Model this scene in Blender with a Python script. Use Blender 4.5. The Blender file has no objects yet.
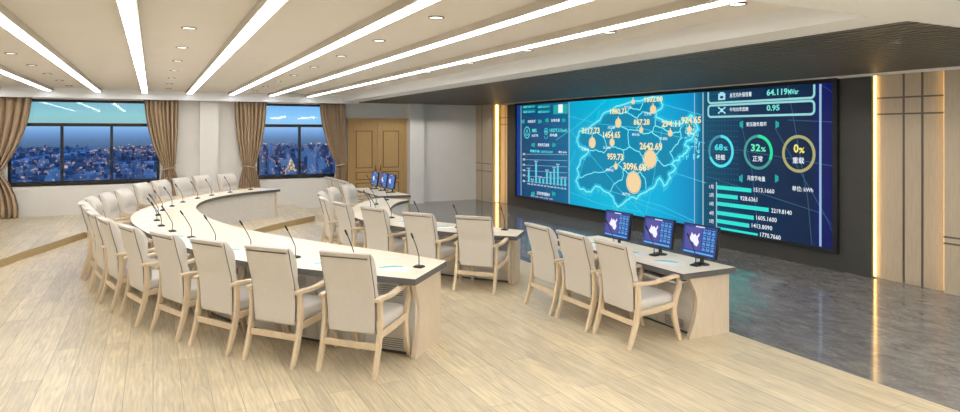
import bpy, bmesh, math, random
from mathutils import Vector, Matrix
random.seed(7)
PI = math.pi
scene = bpy.context.scene
COL = scene.collection

# ------------------------------------------------------------------ camera
F, HZ, CX, EYE = 651.0, 132.5, 480.0, 2.0
YS, YC = 327/728.5, 651/728.5
cam_d = bpy.data.cameras.new('camera'); cam_d.sensor_width = 36; cam_d.lens = F/960*36
cam_d.shift_y = -(206-HZ)/960; cam_d.clip_start = .05; cam_d.clip_end = 30000
cam = bpy.data.objects.new('camera', cam_d); COL.objects.link(cam)
cam.location = (0, 0, EYE); cam.rotation_euler = (PI/2, 0, -math.atan2(YS, YC))
scene.camera = cam
scene.view_settings.view_transform = 'Standard'
scene.view_settings.look = 'None'
scene.view_settings.exposure = 0.0
scene.view_settings.gamma = 1.0
scene.view_settings.use_curve_mapping = False

# ------------------------------------------------------------------ world: a dusk sky
w = bpy.data.worlds.new('dusk'); scene.world = w; w.use_nodes = True
nt = w.node_tree; nt.nodes.clear()
wo = nt.nodes.new('ShaderNodeOutputWorld'); bg = nt.nodes.new('ShaderNodeBackground')
tc = nt.nodes.new('ShaderNodeTexCoord'); sx = nt.nodes.new('ShaderNodeSeparateXYZ')
mr = nt.nodes.new('ShaderNodeMapRange'); cr = nt.nodes.new('ShaderNodeValToRGB')
mr.inputs['From Min'].default_value = -.03; mr.inputs['From Max'].default_value = .15
nt.links.new(tc.outputs['Generated'], sx.inputs[0]); nt.links.new(sx.outputs['Z'], mr.inputs['Value'])
nt.links.new(mr.outputs[0], cr.inputs[0]); nt.links.new(cr.outputs[0], bg.inputs[0]); nt.links.new(bg.outputs[0], wo.inputs[0])
def lin(c):
    return tuple(((v/255)/12.92 if v/255 <= .04045 else ((v/255+.055)/1.055)**2.4) for v in c)
stops = [(0, (58, 78, 112)), (.05, (68, 94, 128)), (.11, (84, 116, 156)), (.17, (108, 150, 200)), (.222, (138, 182, 220)), (.29, (132, 190, 230)), (.41, (108, 166, 226)), (1, (76, 128, 204))]
e = cr.color_ramp.elements
while len(e) > 1: e.remove(e[-1])
e[0].position = 0; e[0].color = (*lin(stops[0][1]), 1)
for p_, c_ in stops[1:]:
    n = e.new(p_); n.color = (*lin(c_), 1)
bg.inputs[1].default_value = 1.25

LAMP = 10.2      # radiance of the linear ceiling lamps
STAGE_FILL = 40.0     # watts of each spot added under the slats as fill light
REAR_FILL = 44.0      # radiance of the added, unseen fill lamps behind the camera
COVE = 5.0       # radiance of the warm LED bars beside the wood panels

# ------------------------------------------------------------------ materials
MATS = {}
def mat(name, col, rough=.5, metal=0., spec=.5, emit=None, strength=1., coat=0.):
    if name in MATS: return MATS[name]
    m = bpy.data.materials.new(name); m.use_nodes = True
    b = m.node_tree.nodes['Principled BSDF']
    b.inputs['Base Color'].default_value = (*lin(col), 1)
    b.inputs['Roughness'].default_value = rough
    b.inputs['Metallic'].default_value = metal
    b.inputs['Specular IOR Level'].default_value = spec
    if coat: b.inputs['Coat Weight'].default_value = coat; b.inputs['Coat Roughness'].default_value = .1
    if emit:
        b.inputs['Emission Color'].default_value = (*lin(emit), 1); b.inputs['Emission Strength'].default_value = strength
    MATS[name] = m
    return m
def nodes(m):
    t = m.node_tree; return t, t.nodes['Principled BSDF'], t.nodes.new, t.links.new
def noise_tint(m, scale, amount, stretch=(1, 1, 1), bump=0., detail=4):
    """a soft procedural variation of the base colour, optional bump"""
    t, b, N, L = nodes(m)
    tcn = N('ShaderNodeTexCoord'); mp = N('ShaderNodeMapping'); mp.inputs['Scale'].default_value = stretch
    nz = N('ShaderNodeTexNoise'); nz.inputs['Scale'].default_value = scale; nz.inputs['Detail'].default_value = detail
    L(tcn.outputs['Object'], mp.inputs[0]); L(mp.outputs[0], nz.inputs['Vector'])
    hs = N('ShaderNodeHueSaturation'); hs.inputs['Color'].default_value = b.inputs['Base Color'].default_value
    mr_ = N('ShaderNodeMapRange'); mr_.inputs['From Min'].default_value = .3; mr_.inputs['From Max'].default_value = .7
    mr_.inputs['To Min'].default_value = 1-amount; mr_.inputs['To Max'].default_value = 1+amount
    L(nz.outputs['Fac'], mr_.inputs['Value']); L(mr_.outputs[0], hs.inputs['Value']); L(hs.outputs[0], b.inputs['Base Color'])
    if bump:
        bp = N('ShaderNodeBump'); bp.inputs['Strength'].default_value = bump; bp.inputs['Distance'].default_value = .01
        L(nz.outputs['Fac'], bp.inputs['Height']); L(bp.outputs[0], b.inputs['Normal'])
    return m
wall_m = noise_tint(mat('wall_paint', (238, 233, 226), .7), 3, .012)
ceil_m = noise_tint(mat('ceiling_paint', (234, 228, 221), .8), 2, .012)
soffit_m = noise_tint(mat('soffit_paint', (240, 241, 242), .8), 2, .012)
black_m = noise_tint(mat('black_wall', (66, 64, 59), .5), 5, .06)
slat_m = noise_tint(mat('dark_slat', (98, 95, 90), .5), 6, .06)
silver_m = noise_tint(mat('silver_trim', (236, 234, 230), .45), 9, .03)
frame_m = noise_tint(mat('black_frame', (26, 26, 27), .4), 9, .05)
pale_wood = noise_tint(mat('pale_wood', (222, 204, 178), .45), 14, .06, (6, 6, .5))
top_wood = noise_tint(mat('desk_top_wood', (247, 235, 214), .32), 10, .05, (1, 6, 1))
edge_m = noise_tint(mat('desk_edge_grey', (96, 94, 92), .45), 9, .05)
panel_m = noise_tint(mat('desk_panel_white', (226, 221, 214), .4), 8, .03, (1, 1, 3))
slot_m = noise_tint(mat('vent_slot', (138, 132, 124), .6), 9, .05)
chair_wood = noise_tint(mat('chair_wood', (226, 204, 172), .4), 20, .05, (1, 1, .3))
leather = noise_tint(mat('chair_leather', (220, 212, 201), .45), 30, .02, bump=.05)
seam_m = noise_tint(mat('seam_grey', (112, 106, 100), .6), 20, .04)
seat_m = noise_tint(mat('seat_leather', (214, 208, 200), .45), 30, .02)
mic_m = noise_tint(mat('mic_black', (14, 14, 15), .4), 20, .05)
paper_m = noise_tint(mat('paper_white', (246, 246, 244), .6), 10, .01)
cyan_m = noise_tint(mat('paper_cyan', (96, 204, 204), .6), 10, .03)
door_m = noise_tint(mat('door_wood', (196, 160, 104), .4), 8, .08, (8, 8, .6))
groove_m = noise_tint(mat('door_groove', (128, 98, 58), .5), 8, .05)
brass_m = noise_tint(mat('door_brass', (150, 118, 60), .3, .9), 9, .05)
panel_wood = noise_tint(mat('wall_panel_wood', (192, 175, 150), .38), 9, .07, (7, 7, .5))
strip_m = noise_tint(mat('panel_metal_strip', (110, 100, 88), .35, .5), 9, .05)
riser_m = noise_tint(mat('riser_wood', (190, 166, 122), .45), 9, .05, (1, 1, 6))
lamp_m = mat('lamp_diffuser', (250, 250, 250), .5, emit=(246, 250, 255), strength=LAMP)
lampbody_m = noise_tint(mat('lamp_body', (208, 199, 186), .6), 5, .02)
spot_m = mat('downlight_glow', (240, 240, 240), .5, emit=(255, 250, 240), strength=2.2)
ring_m = noise_tint(mat('downlight_ring', (96, 90, 84), .4, .6), 9, .05)
cove_m = mat('cove_led', (255, 220, 150), .5, emit=(255, 205, 120), strength=COVE)

def floor_wood(name, base):
    m = mat(name, base, .32); t, b, N, L = nodes(m)
    tcn = N('ShaderNodeTexCoord')
    mp = N('ShaderNodeMapping'); mp.inputs['Rotation'].default_value = (0, 0, PI/2)
    L(tcn.outputs['Object'], mp.inputs[0])
    bk = N('ShaderNodeTexBrick'); bk.inputs['Scale'].default_value = 1; bk.inputs['Brick Width'].default_value = 2.1
    bk.inputs['Row Height'].default_value = .2; bk.inputs['Mortar Size'].default_value = .0022; bk.offset = .37
    bk.inputs['Color1'].default_value = (*lin([min(255, v*1.0) for v in base]), 1)
    bk.inputs['Color2'].default_value = (*lin([v*.91 for v in base]), 1)
    bk.inputs['Mortar'].default_value = (*lin([v*.68 for v in base]), 1)
    L(mp.outputs[0], bk.inputs['Vector'])
    # wavy grain along the boards
    g1 = N('ShaderNodeMapping'); g1.inputs['Scale'].default_value = (9, .9, 1)
    L(tcn.outputs['Object'], g1.inputs[0])
    n1 = N('ShaderNodeTexNoise'); n1.inputs['Scale'].default_value = 2.2; n1.inputs['Detail'].default_value = 7; n1.inputs['Distortion'].default_value = 1.6
    L(g1.outputs[0], n1.inputs['Vector'])
    g2 = N('ShaderNodeMapping'); g2.inputs['Scale'].default_value = (1, .16, 1)
    L(tcn.outputs['Object'], g2.inputs[0])
    wv = N('ShaderNodeTexWave'); wv.inputs['Scale'].default_value = 9; wv.inputs['Distortion'].default_value = 9; wv.inputs['Detail'].default_value = 3; wv.inputs['Detail Scale'].default_value = 1.2
    L(g2.outputs[0], wv.inputs['Vector'])
    n2 = N('ShaderNodeTexNoise'); n2.inputs['Scale'].default_value = 1.1; n2.inputs['Detail'].default_value = 3
    L(tcn.outputs['Object'], n2.inputs['Vector'])
    r1 = N('ShaderNodeMapRange'); r1.inputs['From Min'].default_value = .3; r1.inputs['From Max'].default_value = .7; r1.inputs['To Min'].default_value = .80; r1.inputs['To Max'].default_value = 1.10
    L(n1.outputs['Fac'], r1.inputs['Value'])
    r2 = N('ShaderNodeMapRange'); r2.inputs['To Min'].default_value = .92; r2.inputs['To Max'].default_value = 1.03
    L(wv.outputs['Fac'], r2.inputs['Value'])
    r3 = N('ShaderNodeMapRange'); r3.inputs['From Min'].default_value = .3; r3.inputs['From Max'].default_value = .7; r3.inputs['To Min'].default_value = .90; r3.inputs['To Max'].default_value = 1.07
    L(n2.outputs['Fac'], r3.inputs['Value'])
    m1 = N('ShaderNodeMath'); m1.operation = 'MULTIPLY'; L(r1.outputs[0], m1.inputs[0]); L(r2.outputs[0], m1.inputs[1])
    m2 = N('ShaderNodeMath'); m2.operation = 'MULTIPLY'; L(m1.outputs[0], m2.inputs[0]); L(r3.outputs[0], m2.inputs[1])
    hs = N('ShaderNodeHueSaturation'); L(bk.outputs['Color'], hs.inputs['Color']); L(m2.outputs[0], hs.inputs['Value'])
    L(hs.outputs[0], b.inputs['Base Color'])
    bp = N('ShaderNodeBump'); bp.inputs['Strength'].default_value = .12; bp.inputs['Distance'].default_value = .003
    L(n1.outputs['Fac'], bp.inputs['Height']); L(bp.outputs[0], b.inputs['Normal'])
    return m
wood_floor = floor_wood('floor_wood', (234, 216, 181))

marble = mat('marble_floor', (104, 102, 100), .10)
t, b, N, L = nodes(marble)
tcn = N('ShaderNodeTexCoord'); mp = N('ShaderNodeMapping'); mp.inputs['Scale'].default_value = (1.6, .7, 1); mp.inputs['Rotation'].default_value = (0, 0, .35)
n1 = N('ShaderNodeTexNoise'); n1.inputs['Scale'].default_value = 5; n1.inputs['Detail'].default_value = 12; n1.inputs['Roughness'].default_value = .68; n1.inputs['Distortion'].default_value = .8
n2 = N('ShaderNodeTexNoise'); n2.inputs['Scale'].default_value = 6; n2.inputs['Detail'].default_value = 8; n2.inputs['Distortion'].default_value = 1.5
L(tcn.outputs['Object'], mp.inputs[0]); L(mp.outputs[0], n1.inputs['Vector']); L(mp.outputs[0], n2.inputs['Vector'])
c1 = N('ShaderNodeValToRGB'); ee = c1.color_ramp.elements
ee[0].position = .32; ee[0].color = (*lin((92, 91, 90)), 1); ee[1].position = .72; ee[1].color = (*lin((142, 139, 135)), 1)
c2 = N('ShaderNodeValToRGB'); ee = c2.color_ramp.elements
ee[0].position = .485; ee[0].color = (0, 0, 0, 1); ee[1].position = .5; ee[1].color = (1, 1, 1, 1)
x = ee.new(.515); x.color = (0, 0, 0, 1)
mx = N('ShaderNodeMix'); mx.data_type = 'RGBA'; mx.inputs['B'].default_value = (*lin((196, 190, 182)), 1)
sc_ = N('ShaderNodeMath'); sc_.operation = 'MULTIPLY'; sc_.inputs[1].default_value = .35
L(n1.outputs['Fac'], c1.inputs[0]); L(n2.outputs['Fac'], c2.inputs[0]); L(c2.outputs[0], sc_.inputs[0]); L(sc_.outputs[0], mx.inputs['Factor']); L(c1.outputs[0], mx.inputs['A']); L(mx.outputs['Result'], b.inputs['Base Color'])

curtain_m = mat('curtain_cloth', (190, 164, 134), .85); noise_tint(curtain_m, 4, .05, (6, 6, .6))

def glass_mat(name, tint, gloss=.07):
    m = bpy.data.materials.new(name); m.use_nodes = True; t = m.node_tree; t.nodes.clear()
    o = t.nodes.new('ShaderNodeOutputMaterial'); tr = t.nodes.new('ShaderNodeBsdfTransparent'); gl = t.nodes.new('ShaderNodeBsdfGlossy'); mxx = t.nodes.new('ShaderNodeMixShader')
    tr.inputs[0].default_value = (*tint, 1); gl.inputs['Roughness'].default_value = .02
    mxx.inputs[0].default_value = gloss
    t.links.new(tr.outputs[0], mxx.inputs[1]); t.links.new(gl.outputs[0], mxx.inputs[2]); t.links.new(mxx.outputs[0], o.inputs[0])
    return m
glass_clear = glass_mat('window_glass', (.98, .99, 1), .018)
glass_teal = glass_mat('window_glass_teal', (1.0, 1.0, .84), .05)

# ------------------------------------------------------------------ helpers
def obj(name, bm, m, parent=None, smooth=False, loc=None, rz=None):
    me = bpy.data.meshes.new(name)
    bmesh.ops.recalc_face_normals(bm, faces=bm.faces)
    bm.to_mesh(me); bm.free()
    for mm in (m if isinstance(m, (list, tuple)) else [m]): me.materials.append(mm)
    if smooth:
        for p in me.polygons: p.use_smooth = True
    o = bpy.data.objects.new(name, me); COL.objects.link(o)
    if smooth == 'auto':
        try:
            me.set_sharp_from_angle(angle=math.radians(38))
        except Exception: pass
    if parent: o.parent = parent
    if loc: o.location = loc
    if rz is not None: o.rotation_euler = (0, 0, rz)
    return o
def tag(o, label=None, cat=None, group=None, kind=None):
    if label: o['label'] = label
    if cat: o['category'] = cat
    if group: o['group'] = group
    if kind: o['kind'] = kind
    return o
def thing(name, label, cat, loc=(0, 0, 0), rz=0, group=None):
    o = bpy.data.objects.new(name, None); COL.objects.link(o); o.empty_display_size = .2
    o.location = loc; o.rotation_euler = (0, 0, rz)
    return tag(o, label, cat, group)
def copy_tree(o, parent=None):
    c = o.copy(); COL.objects.link(c)
    if parent: c.parent = parent
    for ch in list(o.children): copy_tree(ch, c)
    return c
def place(proto, used, loc, rz, label, group, sz=None):
    o = copy_tree(proto) if used else proto
    o.location = loc; o.rotation_euler = (0, 0, rz)
    if sz: o.scale = (1, 1, sz)
    o['label'] = label; o['group'] = group
    return o
def box(bm, x0, x1, y0, y1, z0, z1, mi=0, bev=0):
    vs = [bm.verts.new(p) for p in ((x0, y0, z0), (x1, y0, z0), (x1, y1, z0), (x0, y1, z0), (x0, y0, z1), (x1, y0, z1), (x1, y1, z1), (x0, y1, z1))]
    fs = [bm.faces.new([vs[i] for i in q]) for q in ((0, 3, 2, 1), (4, 5, 6, 7), (0, 1, 5, 4), (1, 2, 6, 5), (2, 3, 7, 6), (3, 0, 4, 7))]
    for f in fs: f.material_index = mi
    if bev:
        es = list({ed for f in fs for ed in f.edges})
        r = bmesh.ops.bevel(bm, geom=es, offset=bev, segments=2, affect='EDGES')
        for f in r['faces']: f.material_index = mi
def B(*a, **k):
    bm = bmesh.new(); box(bm, *a, **k); return bm
def prism(bm, pts, z0, z1, mi_side=0, mi_top=0, mi_bot=0):
    a = [bm.verts.new((p[0], p[1], z0)) for p in pts]; c = [bm.verts.new((p[0], p[1], z1)) for p in pts]
    f = bm.faces.new(a); f.material_index = mi_bot
    f = bm.faces.new(c); f.material_index = mi_top
    n = len(pts)
    for i in range(n):
        f = bm.faces.new((a[i], a[(i+1) % n], c[(i+1) % n], c[i])); f.material_index = mi_side
def loft(bm, rings, cap=True, mi=0, closed=True):
    R = [[bm.verts.new(p) for p in r] for r in rings]; n = len(rings[0])
    for i in range(len(R)-1):
        for j in range(n if closed else n-1):
            f = bm.faces.new((R[i][j], R[i][(j+1) % n], R[i+1][(j+1) % n], R[i+1][j])); f.material_index = mi
    if cap:
        f = bm.faces.new(R[0]); f.material_index = mi
        f = bm.faces.new(R[-1][::-1]); f.material_index = mi
def catmull(pts, k=6):
    out = []; n = len(pts)
    P = [Vector(p) for p in pts]
    for i in range(n-1):
        p0 = P[max(i-1, 0)]; p1 = P[i]; p2 = P[i+1]; p3 = P[min(i+2, n-1)]
        for j in range(k):
            t_ = j/k
            out.append(.5*((2*p1)+(p2-p0)*t_+(2*p0-5*p1+4*p2-p3)*t_*t_+(3*p1-p0-3*p2+p3)*t_**3))
    out.append(P[-1]); return out
def tube(bm, pts, r, n=8, mi=0):
    """round tube along 3D points; r number or list"""
    P = [Vector(p) for p in pts]; rings = []
    for i, p in enumerate(P):
        d = (P[min(i+1, len(P)-1)]-P[max(i-1, 0)]).normalized()
        up = Vector((0, 0, 1)) if abs(d.z) < .9 else Vector((1, 0, 0))
        a = d.cross(up).normalized(); b_ = d.cross(a).normalized(); rr = r[i] if isinstance(r, (list, tuple)) else r
        rings.append([p+a*rr*math.cos(2*PI*j/n)+b_*rr*math.sin(2*PI*j/n) for j in range(n)])
    loft(bm, rings, mi=mi)
def sweep_yz(bm, pts, x, wx, dep, k=5, mi=0):
    """rectangular bar following a curve in the YZ plane at x; wx width in x, dep thickness in plane (list ok)"""
    P = catmull([(p[0], p[1], 0) for p in pts], k); n = len(P)
    if isinstance(dep, (list, tuple)):
        D = catmull([(d, 0, 0) for d in dep], k); D = [d.x for d in D]
    else: D = [dep]*n
    rings = []
    for i, p in enumerate(P):
        d = (P[min(i+1, n-1)]-P[max(i-1, 0)]).normalized(); nn = Vector((-d.y, d.x, 0)); h = D[i]/2; c = .25
        ring = []
        for (a, b_) in ((-1, -1+c), (-1+c*.6, -1), (1-c*.6, -1), (1, -1+c), (1, 1-c), (1-c*.6, 1), (-1+c*.6, 1), (-1, 1-c)):
            q = p+nn*(b_*h); ring.append((x+a*wx/2, q.x, q.y))
        rings.append(ring)
    loft(bm, rings, mi=mi)
def struct(name, bm, m, parent=None, **k):
    o = obj(name, bm, m, parent, **k)
    if not parent: o['kind'] = 'structure'
    return o
def sthing(name):
    o = bpy.data.objects.new(name, None); COL.objects.link(o); o['kind'] = 'structure'; return o
ORD = ['first', 'second', 'third', 'fourth', 'fifth', 'sixth', 'seventh', 'eighth', 'ninth', 'tenth', 'eleventh', 'twelfth', 'thirteenth', 'fourteenth', 'fifteenth', 'sixteenth', 'seventeenth', 'eighteenth']

# ------------------------------------------------------------------ the room shell (X towards the screen wall, Y towards the windows)
XL, XR, YF, YB = -4.6, 8.85, -2.6, 17.45
ZC, ZT = 2.81, 2.98
XM = 5.17
floor = sthing('floor')
struct('wood_floor', B(XL-.2, XM, YF-.2, YB+.2, -.1, 0), wood_floor, floor)
struct('marble_floor', B(XM, XR+.3, YF-.2, YB+.2, -.1, 0), marble, floor)
# platform along the window side, with a curved riser
edge = [(XL, 9.0), (-3.2, 9.7), (-2.5, 10.7), (-2.02, 11.78), (-1.84, 12.4), (-1.60, 13.05), (-1.38, 13.7), (-1.12, 14.48)]
inner = [(1.35, 12.62), (1.62, 13.0), (2.03, 13.58), (2.6, 14.2), (3.28, 14.86)]
ep = [p.xy for p in catmull([(a, b_, 0) for a, b_ in edge], 4)] + [(-.86, 13.75), (-.36, 13.16), (.4, 12.9), (1.0, 12.62)] + [p.xy for p in catmull([(a, b_, 0) for a, b_ in inner], 4)]
ep = [(float(p[0]), float(p[1])) for p in ep]
pl_pts = ep + [(3.28, YB), (XL, YB)]
bm = bmesh.new(); prism(bm, pl_pts, 0, .12, 1, 0, 1)
struct('platform', bm, [wood_floor, riser_m])

# back wall with the two window openings
W1 = (-2.86, .14, .81, 2.75); W2 = (2.38, 4.52, .81, 2.75)
bm = bmesh.new()
xs = [XL-.2, W1[0], W1[1], W2[0], W2[1], XR+.3]
for a, b_ in ((0, 1), (2, 3), (4, 5)): box(bm, xs[a], xs[b_], YB, YB+.25, 0, 3.2)
for W in (W1, W2):
    box(bm, W[0], W[1], YB, YB+.25, 0, W[2]); box(bm, W[0], W[1], YB, YB+.25, W[3], 3.2)
wb = sthing('wall_back')
struct('wall_surface', bm, wall_m, wb)
struct('pilaster', B(1.02, 1.44, YB-.22, YB, 0, 2.77), wall_m, wb)
struct('pillar', B(6.44, 6.86, YB-.26, YB, 0, 2.81), wall_m, wb)
struct('wall_left', B(XL-.2, XL, YF, YB, 0, 3.2), wall_m)
struct('wall_front', B(XL, XR, YF-.2, YF, 0, 3.2), wall_m)
bm = bmesh.new(); box(bm, XL, 6.44, YB-.012, YB, .0, .07)
# windows
def window(n, W, mull):
    r = sthing('window_%d' % n); x0, x1, z0, z1 = W
    bm = bmesh.new(); y0, y1 = YB+.02, YB+.1; fw = .06
    box(bm, x0, x1, y0-.03, y1, z0, z0+.09); box(bm, x0, x1, y0, y1, z1-fw, z1)
    box(bm, x0, x0+fw, y0, y1, z0, z1); box(bm, x1-fw, x1, y0, y1, z0, z1)
    box(bm, x0, x1, y0-.02, y1, 2.14, 2.215)
    for m_ in mull: box(bm, m_-.028, m_+.028, y0-.01, y1, z0, 2.16)
    obj('window_frame', bm, frame_m, r)
    ed = [x0+fw] + list(mull) + [x1-fw]
    for a, b_ in zip(ed[:-1], ed[1:]):
        obj('pane', B(a+.03, b_-.03, YB+.055, YB+.062, z0+.09, 2.14), glass_clear, r)
    obj('pane', B(x0+fw, x1-fw, YB+.055, YB+.062, 2.215, z1-fw), glass_teal if n == 1 else glass_clear, r)
    obj('window_sill', B(x0, x1, YB-.0, YB+.03, z0-.02, z0+.002), wall_m, r)
window(1, W1, (-1.85, -.865)); window(2, W2, (3.455,))
# ceiling
ceil = sthing('ceiling')
TX0, TX1, TY0, TY1 = -3.9, 4.45, 2.83, 16.95
SX0 = 4.9
struct('tray_panel', B(TX0-.05, TX1+.05, TY0-.05, TY1+.1, ZT, ZT+.08), ceil_m, ceil)
bm = bmesh.new()
box(bm, XL, TX0, YF, YB, ZC, ZT+.2); box(bm, TX0, TX1, YF, TY0, ZC, ZT+.2)
box(bm, TX1, XR+.3, YF, TY0, ZC, ZT+.2)
box(bm, TX1, SX0, TY0, TY1+.12, ZC, ZT+.2)
struct('soffit', bm, soffit_m, ceil)
struct('curtain_pelmet', B(XL, SX0, TY1, TY1+.12, 2.765, ZT+.2), soffit_m, ceil)
struct('pelmet_top', B(XL, SX0, TY1+.12, YB, ZT, ZT+.2), soffit_m, ceil)
struct('slat_backing', B(SX0, XR+.3, TY0, YB, ZC+.075, ZC+.12), frame_m, ceil)
bm = bmesh.new(); xx = SX0+.02; 
while xx < XR:
    box(bm, xx, xx+.085, TY0, YB, ZC, ZC+.08); xx += .14
o = struct('ceiling_slats', bm, slat_m, ceil)
# ---- linear lamps
LX = [-.165+.932*k for k in range(-3, 5)]
proto = None
names = ['first', 'second', 'third', 'fourth', 'fifth', 'sixth', 'seventh', 'eighth']
def lamp():
    r = thing('linear_ceiling_lamp', '', 'lamp')
    bm = bmesh.new(); box(bm, -.068, .068, 0, 14.08, .0, .07); obj('housing', bm, lampbody_m, r)
    obj('diffuser', B(-.053, .053, .02, 13.95, -.006, .0), lamp_m, r); return r
lp = lamp()
for i, x_ in enumerate(LX):
    lb = 'long slim white linear lamp under the recessed ceiling, %s from the left' % names[i-1] if i else 'long slim white linear lamp under the recessed ceiling, beyond the left photo edge'
    place(lp, i > 0, (x_, TY0+.03, ZT-.07), 0, lb, 'linear lamps of the recessed ceiling')
for i, x_ in enumerate((2.9, 4.4, 5.9, 7.4)):  # added out of view to brighten the front and right of the hall
    o = copy_tree(lp); o.location = (x_, -2.4, ZC-.07); o.scale = (1, .27, 1)
    o['label'] = 'added unseen fill lamp on the ceiling behind the camera, %s from the left' % ORD[i]
    o.children[1].data = rear_me if i else o.children[1].data.copy(); rear_me = o.children[1].data; rear_me.materials[0] = mat('added_fill_diffuser', (250, 250, 250), .5, emit=(246, 250, 255), strength=REAR_FILL); o['group'] = 'added fill lamps behind the camera'
# ---- downlights
def px_of(X, Y, z):
    r = YC*X-YS*Y; Z = YS*X+YC*Y
    return (CX+F*r/Z, HZ+F*(EYE-z)/Z) if Z > .1 else (-999, -999)
def ring_bm(r0, r1, z0, z1, n=28):
    bm = bmesh.new(); R = []
    for (r_, z_) in ((r0, z0), (r1, z0), (r1, z1), (r0, z1)): R.append([(r_*math.cos(2*PI*j/n), r_*math.sin(2*PI*j/n), z_) for j in range(n)])
    loft(bm, R+[R[0]], cap=False); bmesh.ops.remove_doubles(bm, verts=bm.verts, dist=1e-5); return bm
def disc_bm(r_, z0, z1, n=28):
    bm = bmesh.new(); loft(bm, [[(r_*math.cos(2*PI*j/n), r_*math.sin(2*PI*j/n), z_) for j in range(n)] for z_ in (z0, z1)]); return bm
dl = thing('recessed_downlight', '', 'downlight'); obj('trim_ring', ring_bm(.058, .068, -.008, .0), ring_m, dl); obj('lamp_face', disc_bm(.058, -.003, .001), spot_m, dl)
used = False
for (x_, rowname) in ((-1.57, 'between the first and second lamp from the left'), (.30, 'between the third and fourth lamp from the left'), (2.15, 'between the fifth and sixth lamp from the left'), (3.98, 'on the screen side of the last linear lamp')):
    n_ = 0
    for k in range(8, -1, -1):
        y_ = 3.55+1.56*k; q = px_of(x_, y_, ZT)
        if not (-6 < q[0] < 966 and -6 < q[1]): continue
        place(dl, used, (x_, y_, ZT), 0, 'round recessed downlight %s, %s from the windows' % (rowname, ORD[n_]), 'recessed downlights'); used = True; n_ += 1

for x_ in (6.0, 7.6):  # added spots that lift the stage side; no fixtures are known there
    for k in range(7):
        ld = bpy.data.lights.new('stage_fill_spot', 'SPOT'); ld.energy = STAGE_FILL; ld.spot_size = math.radians(148); ld.spot_blend = .35; ld.shadow_soft_size = .05; ld.color = (1, .97, .93)
        lo = bpy.data.objects.new('stage_fill_spot', ld); COL.objects.link(lo); lo.location = (x_, 3.6+2.1*k, ZC-.012)
# ---- screen wall (X = XR plane) : black surround, wood panels, metal strips, LED bars
wr = sthing('wall_right')
struct('wall_core', B(XR+.1, XR+.3, YF, YB, 0, 3.2), wall_m, wr)
struct('black_surround', B(XR-.02, XR+.1, 5.58, 15.88, 0, ZC), black_m, wr)
def wood_panel(y0, y1, x_, vs, hs, name='wood_panel', hz_range=None):
    struct(name, B(x_, XR+.1, y0, y1, 0, ZC), panel_wood, wr)
    bm = bmesh.new()
    for v in vs: box(bm, x_-.004, x_, v-.014, v+.014, 0, ZC)
    for h in hs: box(bm, x_-.004, x_, y0, y1, h-.011, h+.011)
    struct('metal_strip', bm, strip_m, wr)
wood_panel(4.66, 5.58, XR+.06, (5.2, 4.965), (2.47, 2.25))
wood_panel(2.6, 4.66, XR-.03, (4.05, 3.4), (.70, .62))
wood_panel(.5, 2.6, XR-.03, (2.2, 1.5), (.70, .62))
wood_panel(YF, .5, XR-.03, (), ())
wood_panel(15.88, 16.42, XR+.06, (16.15,), (2.42, 2.23))
wood_panel(16.42, YB, XR-.22, (17.05,), (1.10, .88))
bm = bmesh.new()
for (y_, x_) in ((5.57, XR), (4.675, XR-.005), (16.405, XR-.02)):
    pass
led = thing('led_strip_light', 'warm vertical LED bar along the right side of the black screen surround', 'led light', (XR+.05, 5.572, 0), 0, 'vertical LED bars'); obj('diffuser', B(-.03, .0, -.012, .005, .02, ZC-.02), cove_m, led)
l2 = copy_tree(led); l2.location = (XR+.03, 4.672, 0); l2['label'] = 'warm vertical LED bar at the inner edge of the rightmost wood panel'
l3 = copy_tree(led); l3.location = (XR-.01, 16.40, 0); l3['label'] = 'warm vertical LED bar in the far wood panelling left of the big screen'; 
l3.location = (XR-.03, 16.40, 0); l3.scale = (2.5, 1, 1)
struct('trim_1', B(XR-.07, XR-.02, 2.83, YB, ZC-.035, ZC), silver_m)

# ---- door
dr = sthing('door_1')
DX0, DX1, DZ = 4.80, 6.34, 2.27
bm = bmesh.new()
box(bm, DX0-.09, DX0, YB-.06, YB, 0, DZ); box(bm, DX1, DX1+.07, YB-.06, YB, 0, DZ)
box(bm, DX0-.09, DX1+.07, YB-.06, YB, DZ-.02, DZ+.05); box(bm, DX0-.11, DX1+.09, YB-.09, YB, DZ+.05, DZ+.09); box(bm, DX0-.13, DX1+.1, YB-.12, YB, DZ+.09, DZ+.12)
obj('door_casing', bm, door_m, dr)
def leaf(x0, x1, hx):
    r = obj('door_leaf', B(x0+.003, x1-.003, YB-.035, YB, 0.005, DZ-.02), door_m, dr)
    bm = bmesh.new(); bm2 = bmesh.new(); m_ = .15
    for (a, b_) in ((.12, .62), (.70, .92), (1.02, 2.05)):
        X0, X1 = x0+m_, x1-m_
        for (p, q, c, d) in ((X0, X1, a, a+.022), (X0, X1, b_-.022, b_), (X0, X0+.022, a, b_), (X1-.022, X1, a, b_)): box(bm, p, q, YB-.047, YB-.035, c, d)
        box(bm2, X0+.022, X1-.022, YB-.039, YB-.035, a+.022, b_-.022)
    obj('panel_moulding', bm, groove_m, r); obj('raised_panel', bm2, door_m, r)
    bm = bmesh.new(); tube(bm, [(hx, YB-.035, .98), (hx, YB-.09, .98)], .014); tube(bm, [(hx, YB-.085, .93), (hx, YB-.085, 1.1)], .012); obj('door_handle', bm, brass_m, r)
mid = (DX0+DX1)/2
leaf(DX0, mid, mid-.07); leaf(mid, DX1, mid+.07)

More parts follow.
